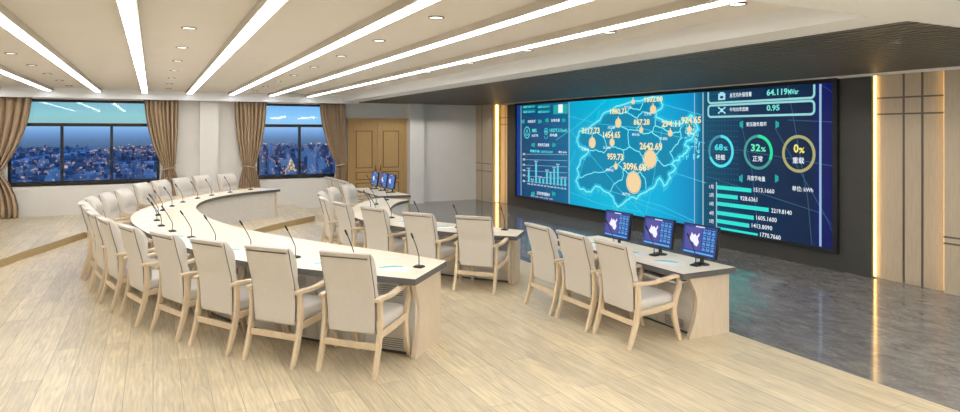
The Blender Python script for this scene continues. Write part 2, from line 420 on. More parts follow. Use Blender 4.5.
# ------------------------------------------------------------------ curtains
def curtain(name_lbl, top, tie, bot, side, yc=17.24):
    r = thing('curtain', name_lbl, 'curtain', (0, 0, 0), 0, 'tied curtains at the windows')
    zt, zb, ztie = 2.78, (.125 if top[0] < 3.3 else .01), 1.14
    prof = [(zt, top), (2.3, ((top[0]*.88+tie[0]*.12), (top[1]*.88+tie[1]*.12))), (1.8, ((top[0]*.6+tie[0]*.4), (top[1]*.6+tie[1]*.4))), (1.4, ((top[0]*.25+tie[0]*.75), (top[1]*.25+tie[1]*.75))), (ztie+.05, tie), (ztie, tie), (ztie-.05, tie), (.8, ((bot[0]*.6+tie[0]*.4), (bot[1]*.6+tie[1]*.4))), (.4, bot), (zb, bot)]
    P = catmull([(a[0], a[1], z_) for z_, a in prof], 4)
    n = 96; bm = bmesh.new(); rows_f = []; rows_b = []
    for p in P:
        wd = p.y-p.x; f_, g_ = [], []
        for j in range(n+1):
            t_ = j/n; amp = .058+.02*math.sin(t_*9+1)
            ph = 2*PI*8.5*t_+.5*math.sin(t_*13); squeeze = min(1, wd/.6)
            y_ = yc+amp*math.sin(ph)*(.55+.45*squeeze)+.012*math.sin(ph*2.3+p.z*2)
            x_ = p.x+wd*(t_+.012*math.sin(ph*1.0+1.3))
            f_.append((x_, y_, p.z)); g_.append((x_, y_+.006, p.z))
        rows_f.append(f_); rows_b.append(g_)
    loft(bm, [a+b_[::-1] for a, b_ in zip(rows_f, rows_b)])
    obj('cloth', bm, curtain_m, r, smooth=True)
    bm = bmesh.new(); c = ((tie[0]+tie[1])/2, yc); rx = (tie[1]-tie[0])/2+.02
    R = []
    for j in range(25):
        a = 2*PI*j/24; R.append((c[0]+rx*math.cos(a), c[1]+.07*math.sin(a), ztie+.03*side*math.cos(a)))
    tube(bm, R, .016); obj('tieback', bm, curtain_m, r, smooth=True)
curtain('brown pleated curtain at the left edge of the photo, left of the wide window', (-3.65, -2.36), (-3.35, -2.92), (-3.5, -2.62), -1)
curtain('brown pleated curtain tied at the right side of the wide window', (-.20, .56), (.20, .48), (.10, .62), 1)
curtain('brown pleated curtain tied at the left side of the narrower window', (1.80, 2.60), (2.0, 2.32), (1.88, 2.46), -1)
curtain('brown pleated curtain tied between the narrower window and the wooden door', (3.92, 4.62), (4.36, 4.62), (4.28, 4.66), 1)

# ------------------------------------------------------------------ chair
def make_chair():
    r = thing('conference_armchair', '', 'chair')
    for s in (-1, 1):
        x_ = s*.268
        bm = bmesh.new(); sweep_yz(bm, [(-.335, 0), (-.285, .14), (-.245, .30), (-.228, .46), (-.235, .62)], x_, .036, [.032, .042, .05, .046, .04]); obj('leg', bm, chair_wood, r, smooth='auto')
        bm = bmesh.new(); sweep_yz(bm, [(.285, 0), (.235, .16), (.205, .32), (.235, .46), (.275, .56), (.262, .645)], x_, .036, [.034, .044, .052, .046, .038, .03]); obj('leg', bm, chair_wood, r, smooth='auto')
        bm = bmesh.new(); sweep_yz(bm, [(-.29, .628), (-.22, .632), (-.05, .628), (.12, .652), (.21, .668), (.26, .655), (.275, .625)], x_, .052, [.026, .034, .03, .032, .034, .028, .018]); obj('armrest', bm, chair_wood, r, smooth='auto')
        bm = bmesh.new(); sweep_yz(bm, [(-.235, .335), (0, .352), (.215, .385)], x_, .026, .055); obj('side_rail', bm, chair_wood, r, smooth='auto')
    obj('rear_stretcher', B(-.25, .25, -.272, -.248, .215, .268, bev=.004), chair_wood, r)
    obj('front_rail', B(-.25, .25, .185, .21, .33, .385, bev=.004), chair_wood, r)
    # seat cushion: rounded slab
    bm = bmesh.new(); rings = []
    for i in range(13):
        t_ = i/12; y_ = -.235+.50*t_; ez = 1-abs(2*t_-1)**6*.35
        ring = []
        for j in range(24):
            a = 2*PI*j/24; cx_, sz_ = math.cos(a), math.sin(a)
            ex = .248*math.copysign(abs(cx_)**.28, cx_); z_ = .405+.012*t_+(.062*math.copysign(abs(sz_)**.45, sz_))*ez+(.012*math.cos(ex*5) if sz_ > 0 else 0)
            ring.append((ex, y_, z_))
        rings.append(ring)
    loft(bm, rings); obj('seat', bm, seat_m, r, smooth=True)
    # backrest: lofted pad with a head roll and a lumbar channel on the sitter's side
    prof = [(.34, -.225, .05), (.42, -.232, .075), (.55, -.238, .085), (.66, -.25, .08), (.72, -.262, .07), (.80, -.285, .095), (.90, -.31, .105), (.97, -.325, .075), (1.005, -.335, .045), (1.02, -.342, .02)]
    PR = catmull(prof, 4); rings = []
    for p in PR:
        z_, yc_, th = p.x, p.y, p.z; hw = .225+.012*math.sin((z_-.35)*3)
        ring = []
        for j in range(32):
            a = 2*PI*j/32; c_, s_ = math.cos(a), math.sin(a)
            X_ = hw*math.copysign(abs(c_)**.22, c_)
            if s_ < 0: Y_ = yc_-(.028+(.016 if .985 < z_ < 1.018 else 0))*abs(s_)**.4
            else:
                bulge = 1+.25*(1-(X_/hw)**2)
                Y_ = yc_-.0+(th*.95*bulge)*abs(s_)**.5
            ring.append((X_, Y_, z_))
        rings.append(ring)
    bm = bmesh.new(); loft(bm, rings); bk = obj('backrest', bm, leather, r, smooth=True)
    bm = bmesh.new()
    for s in (-1, 1):
        tube(bm, [(s*(.226+.012*math.sin((p.x-.35)*3)), p.y-.012, p.x) for p in PR[2:-4]], .0045, 6)
    tube(bm, [(s_*.22, -.3575, .976) for s_ in (-1, -.5, 0, .5, 1)], .0045, 6)
    obj('piping', bm, seam_m, bk, smooth=True)
    return r
CH = make_chair(); chair_used = [False]
def chair(x, y, ang, label, group, z=0, sz=1.0):
    """x,y = middle of the rear feet; ang = facing direction (radians from +X)"""
    rz = ang-PI/2; d = Vector((math.cos(ang), math.sin(ang)))
    o = place(CH, chair_used[0], (x+d.x*.335, y+d.y*.335, z), rz, label, group, sz); o.scale = (1, 1, sz); chair_used[0] = True
    return o

# ------------------------------------------------------------------ desk builder
def offset_path(pts, d):
    """offset an open polyline sideways (to its right when d>0)"""
    out = []; n = len(pts)
    for i in range(n):
        a = Vector(pts[max(i-1, 0)]); c = Vector(pts[min(i+1, n-1)]); t_ = (c-a).normalized(); nn = Vector((t_.y, -t_.x))
        p = Vector(pts[i])+nn*d; out.append((p.x, p.y))
    return out
def path_cut(pts, s0, s1):
    """sub-path between arc lengths"""
    out = []; L_ = 0
    for a, c in zip(pts[:-1], pts[1:]):
        a = Vector(a); c = Vector(c); l = (c-a).length
        for s in (s0, s1):
            if s == s0 and L_ <= s0 < L_+l: out.append(tuple(a+(c-a)*((s0-L_)/l)))
        if s0 < L_+l < s1: out.append(tuple(c))
        if L_ < s1 <= L_+l: out.append(tuple(a+(c-a)*((s1-L_)/l)))
        L_ += l
    return out
def plen(pts): return sum((Vector(c)-Vector(a)).length for a, c in zip(pts[:-1], pts[1:]))
def ribbon(bm, path, th, z0, z1, mi=0):
    o2 = offset_path(path, th); prism(bm, path+o2[::-1], z0, z1, mi, mi, mi)
def end_panel(root, pu, pi, H, n_out, lbl=None):
    """wooden end panel between user-side point pu and inner point pi; concave profile on the user side; n_out = outward dir"""
    pu = Vector(pu); pi_ = Vector(pi); d = pi_-pu; W = d.length; d.normalize(); n_ = Vector(n_out)
    zs = [0, .03, .12, .25, .38, .5, .6, .68, .75, .85, .95, 1.0]; off = [0, .0, .03, .062, .085, .10, .104, .096, .08, .05, .01, 0]
    a0 = [(o_*1.0, z_*H) for o_, z_ in zip(off, zs)]
    bm = bmesh.new(); prof = a0+[(W, H), (W, 0)]
    A = [bm.verts.new((*(pu+d*u), z_)) for u, z_ in prof]; C = [bm.verts.new((*(pu+d*u-n_*.045), z_)) for u, z_ in prof]
    bm.faces.new(A); bm.faces.new(C[::-1]); n = len(prof)
    for i in range(n): bm.faces.new((A[i], C[i], C[(i+1) % n], A[(i+1) % n]))
    return obj('end_panel', bm, pale_wood, root)
def desk(name, label, outer, inner, H, setback=.2, ntail=0, tray=False):
    """outer / inner: matching-direction polylines (near end -> far end) of the user side and the screen side"""
    root = thing(name, label, 'desk')
    poly = outer+inner[::-1]; th = .055
    bm = bmesh.new(); n = len(poly)
    c = Vector((sum(p[0] for p in poly)/n, sum(p[1] for p in poly)/n))
    a = [bm.verts.new((*p, H)) for p in poly]; b2 = [bm.verts.new((*p, H-.008)) for p in poly]; c2 = [bm.verts.new((*p, H-th)) for p in poly]
    f = bm.faces.new(a); f.material_index = 0
    for i in range(n):
        j = (i+1) % n
        f = bm.faces.new((a[i], b2[i], b2[j], a[j])); f.material_index = 1
        f = bm.faces.new((b2[i], c2[i], c2[j], b2[j])); f.material_index = 1
    f = bm.faces.new(c2[::-1]); f.material_index = 1
    obj('desktop', bm, [top_wood, edge_m], root)
    # screen-side fascia
    fin = offset_path(inner, -.05); fin = path_cut(fin, .13, plen(fin)-.06)
    bm = bmesh.new(); ribbon(bm, fin, -.03, 0, H-th); obj('front_panel', bm, panel_m, root)
    # user-side modesty cabinets with vent slots
    fo = offset_path(outer, setback); Lt = plen(fo); k = max(1, round((Lt-.2)/.52)); s = .1
    w_ = (Lt-.2)/k
    for i in range(k):
        seg = path_cut(fo, s+i*w_+.004, s+(i+1)*w_-.004)
        if len(seg) < 2: continue
        bm = bmesh.new(); ribbon(bm, seg, .03, .03, H-th, 0)
        a_, b__ = Vector(seg[0]), Vector(seg[-1]); d = (b__-a_).normalized(); nn = Vector((-d.y, d.x))
        L2 = (b__-a_).length; mid_dev = 0
        # sag of the curved panel
        midp = Vector(seg[len(seg)//2]); 
        for g in (.09, .64):
            for q in range(5):
                z0 = (H-th)*(g*1.25)+q*.019-.02
                p0 = a_+d*(L2*.24)+nn*.004; p1 = a_+d*(L2*.76)+nn*.004
                vs = [p0, p1, p1-nn*.02, p0-nn*.02]
                prism(bm, [tuple(v) for v in vs], z0, z0+.006, 1, 1, 1)
        obj('cabinet_panel', bm, [panel_m, slot_m], root)
    # plinth
    pp = offset_path(outer, setback+.02)
    bm = bmesh.new(); ribbon(bm, path_cut(pp, .12, plen(pp)-.12), .02, 0, .03); obj('plinth', bm, edge_m, root)
    # ends
    for idx in (0, -1):
        o0 = Vector(outer[idx]); i0 = Vector(inner[idx]); d = (i0-o0).normalized()
        o1 = Vector(outer[1 if idx == 0 else -2]); tang = (o0-o1); nrm = Vector((-d.y, d.x)); nrm = nrm if nrm.dot(tang) > 0 else -nrm
        end_panel(root, o0+d*.13-nrm*.05, i0-d*.04-nrm*.05, H-th, nrm)
    if tray:
        po = offset_path(outer, .02); seg = path_cut(po, .12, plen(po)-.12)
        bm = bmesh.new(); ribbon(bm, seg, .18, H-.125, H-.105); obj('keyboard_tray', bm, panel_m, root)
    return root
def sm(pts, k=5): return [(p.x, p.y) for p in catmull([(a, b_, 0) for a, b_ in pts], k)]

D1H, D2H = .74, .655
D1o = sm([(2.01, 5.24), (1.70, 5.60), (1.25, 6.10), (.76, 6.80), (.38, 7.65), (.10, 8.55), (-.13, 9.5), (-.27, 10.4), (-.29, 11.2), (-.18, 12.0), (.03, 12.7), (.32, 13.39), (.68, 14.01), (1.1, 14.58), (1.6, 15.1), (2.12, 15.5)])
D1i = sm([(2.58, 5.86), (2.26, 6.55), (1.82, 7.35), (1.26, 8.5), (.96, 9.4), (.76, 10.3), (.66, 11.2), (.66, 12.1), (.82, 12.95), (1.14, 13.7), (1.72, 14.4), (2.53, 14.95)])
desk('curved_conference_desk', 'large curved pale wood conference desk with dark grey edge, nearest the windows', D1o, D1i, D1H)
D2o = sm([(4.20, 7.31), (3.90, 7.62), (3.57, 8.05), (3.18, 8.75), (2.93, 9.45), (2.86, 10.1), (2.95, 10.8), (3.18, 11.45), (3.58, 12.18), (3.88, 12.62), (4.2, 12.92)])
D2i = sm([(4.56, 7.72), (4.30, 8.22), (3.93, 8.85), (3.66, 9.45), (3.54, 10.05), (3.64, 10.7), (3.90, 11.35), (4.24, 11.93), (4.57, 12.25)])
desk('small_curved_desk', 'smaller curved pale wood desk with dark edge, in the middle of the room', D2o, D2i, D2H, .2)
desk('operator_desk', 'straight pale wood desk with three monitors nearest the camera', [(4.50, 4.66), (4.50, 5.4), (4.50, 6.15), (4.50, 6.9)], [(5.20, 4.66), (5.20, 5.4), (5.20, 6.15), (5.20, 6.9)], D2H, .22, tray=True)
desk('operator_desk', 'straight pale wood desk with three monitors at the far side near the door', [(4.27, 13.27), (4.27, 14.0), (4.27, 14.7), (4.27, 15.42)], [(4.96, 13.2), (4.96, 14.0), (4.96, 14.7), (4.96, 15.42)], D2H, .22, tray=True)

# ------------------------------------------------------------------ chairs
def tangent_face(path, x, y):
    """direction from the chair towards the nearest desk edge, perpendicular to it"""
    best = min(range(len(path)), key=lambda i: (path[i][0]-x)**2+(path[i][1]-y)**2)
    i0, i1 = max(best-3, 0), min(best+3, len(path)-1)
    t_ = Vector(path[i1])-Vector(path[i0]); n_ = Vector((t_.y, -t_.x)).normalized()
    return math.atan2(n_.y, n_.x)
g1 = 'armchairs around the large curved desk'
near = [(1.41, 5.27), (.88, 5.83), (.45, 6.44), (.09, 7.09), (-.24, 7.80), (-.49, 8.56), (-.66, 9.25), (-.78, 9.97)]
far = [(-.82, 10.70), (-.78, 11.42), (-.63, 12.12), (-.42, 12.80), (-.15, 13.48), (.17, 14.12), (.55, 14.70), (.97, 15.22), (1.50, 15.66)]
for i, (x, y) in enumerate(near):
    lb = ('beige leather armchair closest to the camera, at the near end of the large curved desk' if i == 0 else
          'beige leather armchair, back to camera, %s from the near end of the large curved desk' % ORD[i])
    chair(x, y, tangent_face(D1o, x, y), lb, g1)
for i, (x, y) in enumerate(far):
    onp = y > 13.2; a = tangent_face(D1o, x, y)
    chair(x-.07*math.cos(a), y-.07*math.sin(a), a, 'beige leather armchair facing the room, %s from the far end of the large curved desk' % ORD[8-i], g1, .12 if onp else 0, .93 if onp else 1)
g2 = 'armchairs around the smaller curved desk'
d2 = [(3.62, 7.33), (3.13, 7.95), (2.79, 8.78), (2.56, 9.6), (2.50, 10.45), (2.68, 11.35), (3.05, 12.15), (3.52, 12.80)]
for i, (x, y) in enumerate(d2):
    a = tangent_face(D2o, x, y)
    chair(x-.07*math.cos(a), y-.07*math.sin(a), a, 'light beige leather armchair at the smaller curved desk, %s from its near end' % ORD[i], g2, 0, .94)
g3 = 'armchairs at the straight operator desks'
for i, (x, y) in enumerate([(3.91, 5.0), (3.88, 5.62), (3.88, 6.28)]):
    chair(x, y, 0, 'light beige leather armchair at the near monitor desk, %s from the right' % ORD[i], g3, 0, .94)
for i, (x, y) in enumerate([(3.66, 13.86), (3.66, 14.52), (3.66, 15.16)]):
    chair(x, y, 0, 'light beige leather armchair at the far monitor desk, %s from the screen-side end' % ORD[i], g3, 0, .94)

# ------------------------------------------------------------------ microphones
def make_mic():
    r = thing('gooseneck_microphone', '', 'microphone')
    bm = bmesh.new(); loft(bm, [[(sx_*a, sy_*b_, z_) for sx_, sy_ in ((-1, -1), (1, -1), (1, 1), (-1, 1))] for a, b_, z_ in ((.042, .036, 0), (.044, .038, .01), (.032, .026, .02))])
    obj('base', bm, mic_m, r)
    P = catmull([(0, 0, .02), (0, .0, .10), (0, -.014, .14), (0, -.055, .22), (0, -.105, .30)], 5)
    bm = bmesh.new(); tube(bm, P, .0045, 8); obj('gooseneck', bm, mic_m, r, smooth=True)
    bm = bmesh.new(); d = (P[-1]-P[-3]).normalized(); tube(bm, [P[-1]-d*.02, P[-1]-d*.015, P[-1]+d*.035, P[-1]+d*.045], [.005, .009, .009, .005], 10); obj('microphone_head', bm, mic_m, r, smooth=True)
    return r
MIC = make_mic(); mic_used = [False]
def mic(x, y, z, ang, label, group, lean=0):
    o = place(MIC, mic_used[0], (x, y, z), ang-PI/2, label, group); mic_used[0] = True; return o
# the goosenecks lean towards the sitter, i.e. against the facing direction
m1 = [(2.22, 5.69), (1.73, 6.16), (1.28, 6.69), (.93, 7.28), (.63, 7.92), (.41, 8.51), (.22, 9.16), (.10, 9.75), (.05, 10.38), (.07, 11.03), (.14, 11.68), (.29, 12.28), (.48, 12.9), (.76, 13.52), (1.05, 14.04), (1.45, 14.58), (1.92, 15.05)]
for i, (x, y) in enumerate(m1):
    a = tangent_face(D1o, x, y)
    mic(x, y, D1H, a*.75+.25*.3, 'black gooseneck microphone on the large curved desk, %s from its near end' % ORD[i], 'microphones on the large curved desk')
m2 = [(4.33, 7.86), (3.86, 8.35), (3.55, 9.05), (3.35, 9.78), (3.28, 10.35), (3.42, 11.1), (3.72, 11.72), (4.16, 12.40)]
for i, (x, y) in enumerate(m2):
    a = tangent_face(D2o, x, y)
    mic(x, y, D2H, a*.75+.25*.3, 'black gooseneck microphone on the smaller curved desk, %s from its near end' % ORD[i], 'microphones on the smaller curved desk')
# ------------------------------------------------------------------ papers
def make_paper():
    r = thing('paper_folder', '', 'paper')
    obj('sheet', B(-.15, .15, -.105, .105, 0, .003), paper_m, r)
    bm = bmesh.new(); pts = [(-.15, -.06), (-.10, .0), (-.04, .05), (.04, .08), (.04, .105), (-.06, .105), (-.12, .06), (-.15, .0)]
    prism(bm, pts, .003, .0042); 
    
    obj('printed_stripe', bm, cyan_m, r); return r
PAP = make_paper(); pu_ = [False]
def make_sheet():
    r = thing('paper_sheet', '', 'paper'); obj('sheet', B(-.15, .15, -.105, .105, 0, .003, bev=.0008), paper_m, r)
    obj('header_line', B(-.11, .02, .06, .072, .003, .0036), mat('paper_grey', (188, 192, 196), .6), r); return r
SHEET = make_sheet(); su_ = [False]
def sheet(x, y, z, ang, label, group, jit=0):
    place(SHEET, su_[0], (x, y, z), ang-PI/2+jit, label, group); su_[0] = True
def paper(x, y, z, ang, label, group, jit=0):
    place(PAP, pu_[0], (x, y, z), ang-PI/2+jit, label, group); pu_[0] = True
for i, (x, y) in enumerate(m1):
    a = tangent_face(D1o, x, y); q = Vector((x, y)); n_ = Vector((math.cos(a), math.sin(a))); t_ = Vector((n_.y, -n_.x))
    if i in (16,): continue
    q = q-n_*.14-t_*(.18)
    if i > 5: sheet(q.x, q.y, D1H, a, 'plain white paper sheet on the large curved desk, %s from its near end' % ORD[i], 'paper sheets on the large curved desk', .08*math.sin(i*2.3)); continue
    paper(q.x, q.y, D1H, a, 'white folder with a cyan stripe on the large curved desk, %s from its near end' % ORD[i], 'paper folders on the large curved desk', .08*math.sin(i*2.3))
for i, (x, y) in enumerate(m2[:-1]):
    a = tangent_face(D2o, x, y); q = Vector((x, y)); n_ = Vector((math.cos(a), math.sin(a))); t_ = Vector((n_.y, -n_.x))
    q = q-n_*.1-t_*(.2)
    paper(q.x, q.y, D2H, a, 'white folder with a cyan stripe on the smaller curved desk, %s from its near end' % ORD[i], 'paper folders on the smaller curved desk', .08*math.sin(i*1.7))
for i, (x, y) in enumerate([(4.74, 5.12), (4.74, 5.72), (4.74, 6.38)]):
    paper(x, y, D2H, .05, 'white folder with a cyan stripe on the near monitor desk, %s from the right' % ORD[i], 'paper folders on the near monitor desk')

# ------------------------------------------------------------------ emissive picture colours
def em(name, c, s=1.0):
    m = MATS.get(name)
    if m: return m
    m = bpy.data.materials.new(name); m.use_nodes = True; b_ = m.node_tree.nodes['Principled BSDF']
    b_.inputs['Base Color'].default_value = (.01, .01, .01, 1); b_.inputs['Roughness'].default_value = .3; b_.inputs['Specular IOR Level'].default_value = .2
    b_.inputs['Emission Color'].default_value = (*lin(c), 1); b_.inputs['Emission Strength'].default_value = s
    MATS[name] = m; return m
# ------------------------------------------------------------------ monitors
def make_monitor():
    r = thing('desktop_monitor', '', 'monitor')       # the picture faces -Y
    bm = bmesh.new(); loft(bm, [[(a*math.cos(2*PI*j/20), .02+b_*math.sin(2*PI*j/20), z_) for j in range(20)] for a, b_, z_ in ((.085, .07, 0), (.085, .07, .008), (.03, .025, .022))]); obj('stand_base', bm, mic_m, r)
    bm = bmesh.new(); box(bm, -.018, .018, .015, .035, .015, .2); obj('stand_neck', bm, mic_m, r)
    scr = obj('housing', B(-.235, .235, -.012, .02, -.16, .16, bev=.004), frame_m, r)
    scr.location = (0, 0, .245); scr.rotation_euler = (math.radians(-8), 0, 0)
    obj('display', B(-.224, .224, -.0135, -.012, -.149, .149), em('mon_bg', (34, 58, 122), 1.35), scr)
    bm = bmesh.new(); box(bm, -.195, .03, -.0142, -.0135, -.105, .125); obj('map_panel', bm, em('mon_purple', (74, 70, 138), 1.35), scr)
    bm = bmesh.new(); pts = [(-.12, .03), (-.105, .07), (-.085, .045), (-.06, .06), (-.035, .035), (-.005, .075), (.0, .05), (-.02, .02), (-.0, -.02), (-.02, -.065), (-.055, -.055), (-.075, -.03), (-.11, -.02), (-.14, .0)]
    A = [bm.verts.new((x, -.0148, z)) for x, z in pts]; C = [bm.verts.new((x, -.0142, z)) for x, z in pts]
    bm.faces.new(A); bm.faces.new(C[::-1])
    for i in range(len(pts)): bm.faces.new((A[i], C[i], C[(i+1) % len(pts)], A[(i+1) % len(pts)]))
    obj('map_picture', bm, em('mon_map', (214, 214, 240), 1.35), scr)
    for i in range(4):
        for j in range(3):
            x0 = .045+j*.058; z0 = -.095+i*.056
            bm = bmesh.new()
            for k in range(4):
                h = .012+.02*abs(math.sin(i*3+j*5+k*2)); box(bm, x0+k*.011, x0+k*.011+.007, -.0142, -.0135, z0, z0+h)
            box(bm, x0, x0+.045, -.0142, -.0135, z0+.038, z0+.044); obj('chart_tile', bm, em('mon_cyan', (92, 160, 214), 1.35), scr)
    bm = bmesh.new(); box(bm, -.2, .2, -.0142, -.0135, -.135, -.12)
    obj('status_row', bm, em('mon_cyan', (92, 160, 214), 1.35), scr)
    obj('title_bar', B(-.06, .06, -.0142, -.0135, .13, .141), em('mon_white', (225, 235, 250), 1), scr)
    return r
MON = make_monitor(); mu = [False]
def monitor(x, y, label, group, ang):
    place(MON, mu[0], (x, y, D2H), ang, label, group); mu[0] = True
for i, (x, y) in enumerate([(4.98, 4.92), (4.98, 5.53), (4.95, 6.20)]):
    monitor(x, y, 'black monitor with blue map dashboard on the near monitor desk, %s from the right' % ORD[i], 'monitors on the near monitor desk', -PI/2)
    mic(x-.09, y-.03, D2H, .1, 'black gooseneck microphone before the %s monitor from the right on the near monitor desk' % ORD[i], 'microphones at the monitors')
for i, (x, y) in enumerate([(4.79, 13.97), (4.79, 14.50), (4.74, 15.02)]):
    monitor(x, y, 'black monitor with blue map dashboard on the far monitor desk, %s from its near end' % ORD[i], 'monitors on the far monitor desk', -PI/2)
    mic(x-.09, y-.03, D2H, .1, 'black gooseneck microphone before the %s monitor from the near end, far monitor desk' % ORD[i], 'microphones at the monitors')
# ------------------------------------------------------------------ the video wall
XS = XR-.05
def sp(px, py):
    """where a point of the picture on the wall lies: (Y, z) on the screen's plane"""
    k = (px-CX)/F; Y = XS*(YC-k*YS)/(YS+k*YC); Z = YS*XS+YC*Y
    return Y, EYE-(py-HZ)*Z/F
SY0, SY1, SZ0, SZ1 = 6.12, 15.30, .31, 2.725
vw = thing('video_wall', 'giant video wall showing a glowing blue map and charts', 'screen', (XS, (SY0+SY1)/2, 0))
def vobj(name, bm, m, parent=None):
    o = obj(name, bm, m, parent or vw)
    if not parent: o.location = (-XS, -(SY0+SY1)/2, 0)
    return o
bm = bmesh.new()
for (a, b_, c, d) in ((SY0-.07, SY0, SZ0-.06, SZ1+.06), (SY1, SY1+.07, SZ0-.06, SZ1+.06), (SY0, SY1, SZ0-.06, SZ0), (SY0, SY1, SZ1, SZ1+.06)): box(bm, XS-.03, XR-.02, a, b_, c, d)
vobj('frame', bm, frame_m)
def screen_grad(name, stops_, s=1.0):
    """emissive picture whose colour runs along the wall"""
    m = em(name, (0, 0, 0), s); t, b_, N, L = nodes(m)
    g = N('ShaderNodeTexCoord'); sx_ = N('ShaderNodeSeparateXYZ'); L(g.outputs['Object'], sx_.inputs[0])
    q = N('ShaderNodeMapRange'); q.inputs['From Min'].default_value = SY1; q.inputs['From Max'].default_value = SY0; L(sx_.outputs['Y'], q.inputs['Value'])
    c = N('ShaderNodeValToRGB'); L(q.outputs[0], c.inputs[0]); ee = c.color_ramp.elements
    while len(ee) > 1: ee.remove(ee[-1])
    ee[0].position = 0; ee[0].color = (*lin(stops_[0][1]), 1)
    for p_, cc in stops_[1:]: n_ = ee.new(p_); n_.color = (*lin(cc), 1)
    L(c.outputs[0], b_.inputs['Emission Color']); return m
bgm = screen_grad('screen_picture', [(0, (8, 60, 150)), (.022, (10, 52, 120)), (.03, (9, 66, 108)), (.15, (6, 80, 130)), (.268, (10, 104, 148)), (.272, (0, 164, 206)), (.45, (0, 188, 224)), (.6, (0, 176, 222)), (.70, (4, 140, 196)), (.72, (5, 110, 150)), (.735, (8, 76, 106)), (.83, (4, 44, 80)), (.965, (6, 32, 66)), (.972, (4, 20, 104)), (1, (3, 14, 78))])
vobj('display_panel', B(XS, XR-.02, SY0, SY1, SZ0, SZ1), bgm)
def clip_poly(pts):
    return [(min(max(y, SY0+.01), SY1-.01), min(max(z, SZ0+.01), SZ1-.01)) for y, z in pts]
def flat(bm, pts, lay, th=.001):
    pts = clip_poly(pts); x0 = XS-.0015*lay
    A = [bm.verts.new((x0-th, y, z)) for y, z in pts]; C = [bm.verts.new((x0, y, z)) for y, z in pts]
    bm.faces.new(A); bm.faces.new(C[::-1]); n = len(pts)
    for i in range(n): bm.faces.new((A[i], C[i], C[(i+1) % n], A[(i+1) % n]))
def line(bm, pts, wd, lay):
    """thin line through pixel points; wd in metres"""
    P = [Vector(sp(*p)) for p in pts]
    for a, c in zip(P[:-1], P[1:]):
        d = (c-a)
        if d.length < 1e-4: continue
        n_ = Vector((-d.y, d.x)).normalized()*wd/2; e_ = d.normalized()*wd*.3; a2 = a-e_; c2 = c+e_
        flat(bm, [tuple(a2+n_), tuple(c2+n_), tuple(c2-n_), tuple(a2-n_)], lay)
def rect(bm, x0, y0, x1, y1, lay):
    """rectangle whose edges are level on the wall, from pixel corners taken at its middle"""
    ym = (y0+y1)/2; xm = (x0+x1)/2; a = sp(x0, ym)[0]; c = sp(x1, ym)[0]; zt = sp(xm, y0)[1]; zb = sp(xm, y1)[1]
    flat(bm, [(a, zb), (c, zb), (c, zt), (a, zt)], lay)
def disc(bm, cx_, cy_, rpx, lay, hole=0, a0=0, a1=2*PI, n=36):
    """rpx = radius in pixels measured upright"""
    y, z = sp(cx_, cy_); R = rpx*(YS*XS+YC*y)/F
    if not hole: flat(bm, [(y-R*math.sin(a), z+R*math.cos(a)) for a in [a0+(a1-a0)*i/n for i in range(n)]], lay); return
    r0 = R*hole
    k = max(3, int(n*(a1-a0)/(2*PI)))
    for i in range(k):
        a, b_ = a0+(a1-a0)*i/k, a0+(a1-a0)*(i+1)/k
        flat(bm, [(y-R*math.sin(a), z+R*math.cos(a)), (y-R*math.sin(b_), z+R*math.cos(b_)), (y-r0*math.sin(b_), z+r0*math.cos(b_)), (y-r0*math.sin(a), z+r0*math.cos(a))], lay)
def text_bm(bm, s, x0, yt, x1, yb, lay=6, bold=.0):
    """lettering fitted between pixel columns x0..x1 and rows yt..yb (taken at the middle of the word)"""
    cu = bpy.data.curves.new('t', 'FONT'); cu.body = s; cu.offset = bold; cu.resolution_u = 2
    to = bpy.data.objects.new('t', cu); COL.objects.link(to); bpy.context.view_layer.update()
    me = bpy.data.meshes.new_from_object(to.evaluated_get(bpy.context.evaluated_depsgraph_get()))
    bpy.data.objects.remove(to); bpy.data.curves.remove(cu)
    if not me.vertices: return
    xs_ = [v.co.x for v in me.vertices]; ys_ = [v.co.y for v in me.vertices]; ax, bx_, ay, by_ = min(xs_), max(xs_), min(ys_), max(ys_)
    ym = (yt+yb)/2; xm = (x0+x1)/2; a = sp(x0, ym)[0]; c = sp(x1, ym)[0]; zt = sp(xm, yt)[1]; zb = sp(xm, yb)[1]
    xq = XS-.0015*lay
    for v in me.vertices:
        u, t_ = (v.co.x-ax)/(bx_-ax), (v.co.y-ay)/(by_-ay); z_ = zb+(zt-zb)*t_
        v.co = (xq, a+(c-a)*u, min(z_, SZ1-.005))
    bm.from_mesh(me); bpy.data.meshes.remove(me)
def text(name, items, m, bold=.02, parent=None):
    bm = bmesh.new()
    for it in items: text_bm(bm, *it, bold=bold)
    me = bpy.data.meshes.new(name); bm.to_mesh(me); bm.free(); me.materials.append(m)
    o = bpy.data.objects.new(name, me); COL.objects.link(o); o.parent = vw; o.location = (-XS, -(SY0+SY1)/2, 0); return o
M_white = em('scr_white', (235, 246, 250), 1); M_cyan = em('scr_cyan', (86, 226, 226), 1); M_line = em('scr_line', (60, 190, 214), 1)
M_pale = em('scr_pale', (150, 214, 216), 1); M_dark = em('scr_map', (6, 136, 176), 1); M_dark2 = em('scr_map2', (6, 148, 186), 1)
M_glow = em('scr_glow', (124, 236, 246), 1); M_sand = em('scr_sand', (244, 214, 164), 1); M_halo = em('scr_halo', (150, 190, 176), 1)
M_gold = em('scr_gold', (250, 232, 170), 1); M_bar = em('scr_bar', (46, 226, 212), 1); M_barl = em('scr_barl', (96, 206, 226), 1)
M_green = em('scr_green', (40, 226, 160), 1); M_greend = em('scr_greend', (70, 158, 146), 1); M_yel = em('scr_yel', (246, 236, 110), 1); M_yeld = em('scr_yeld', (172, 170, 108), 1)
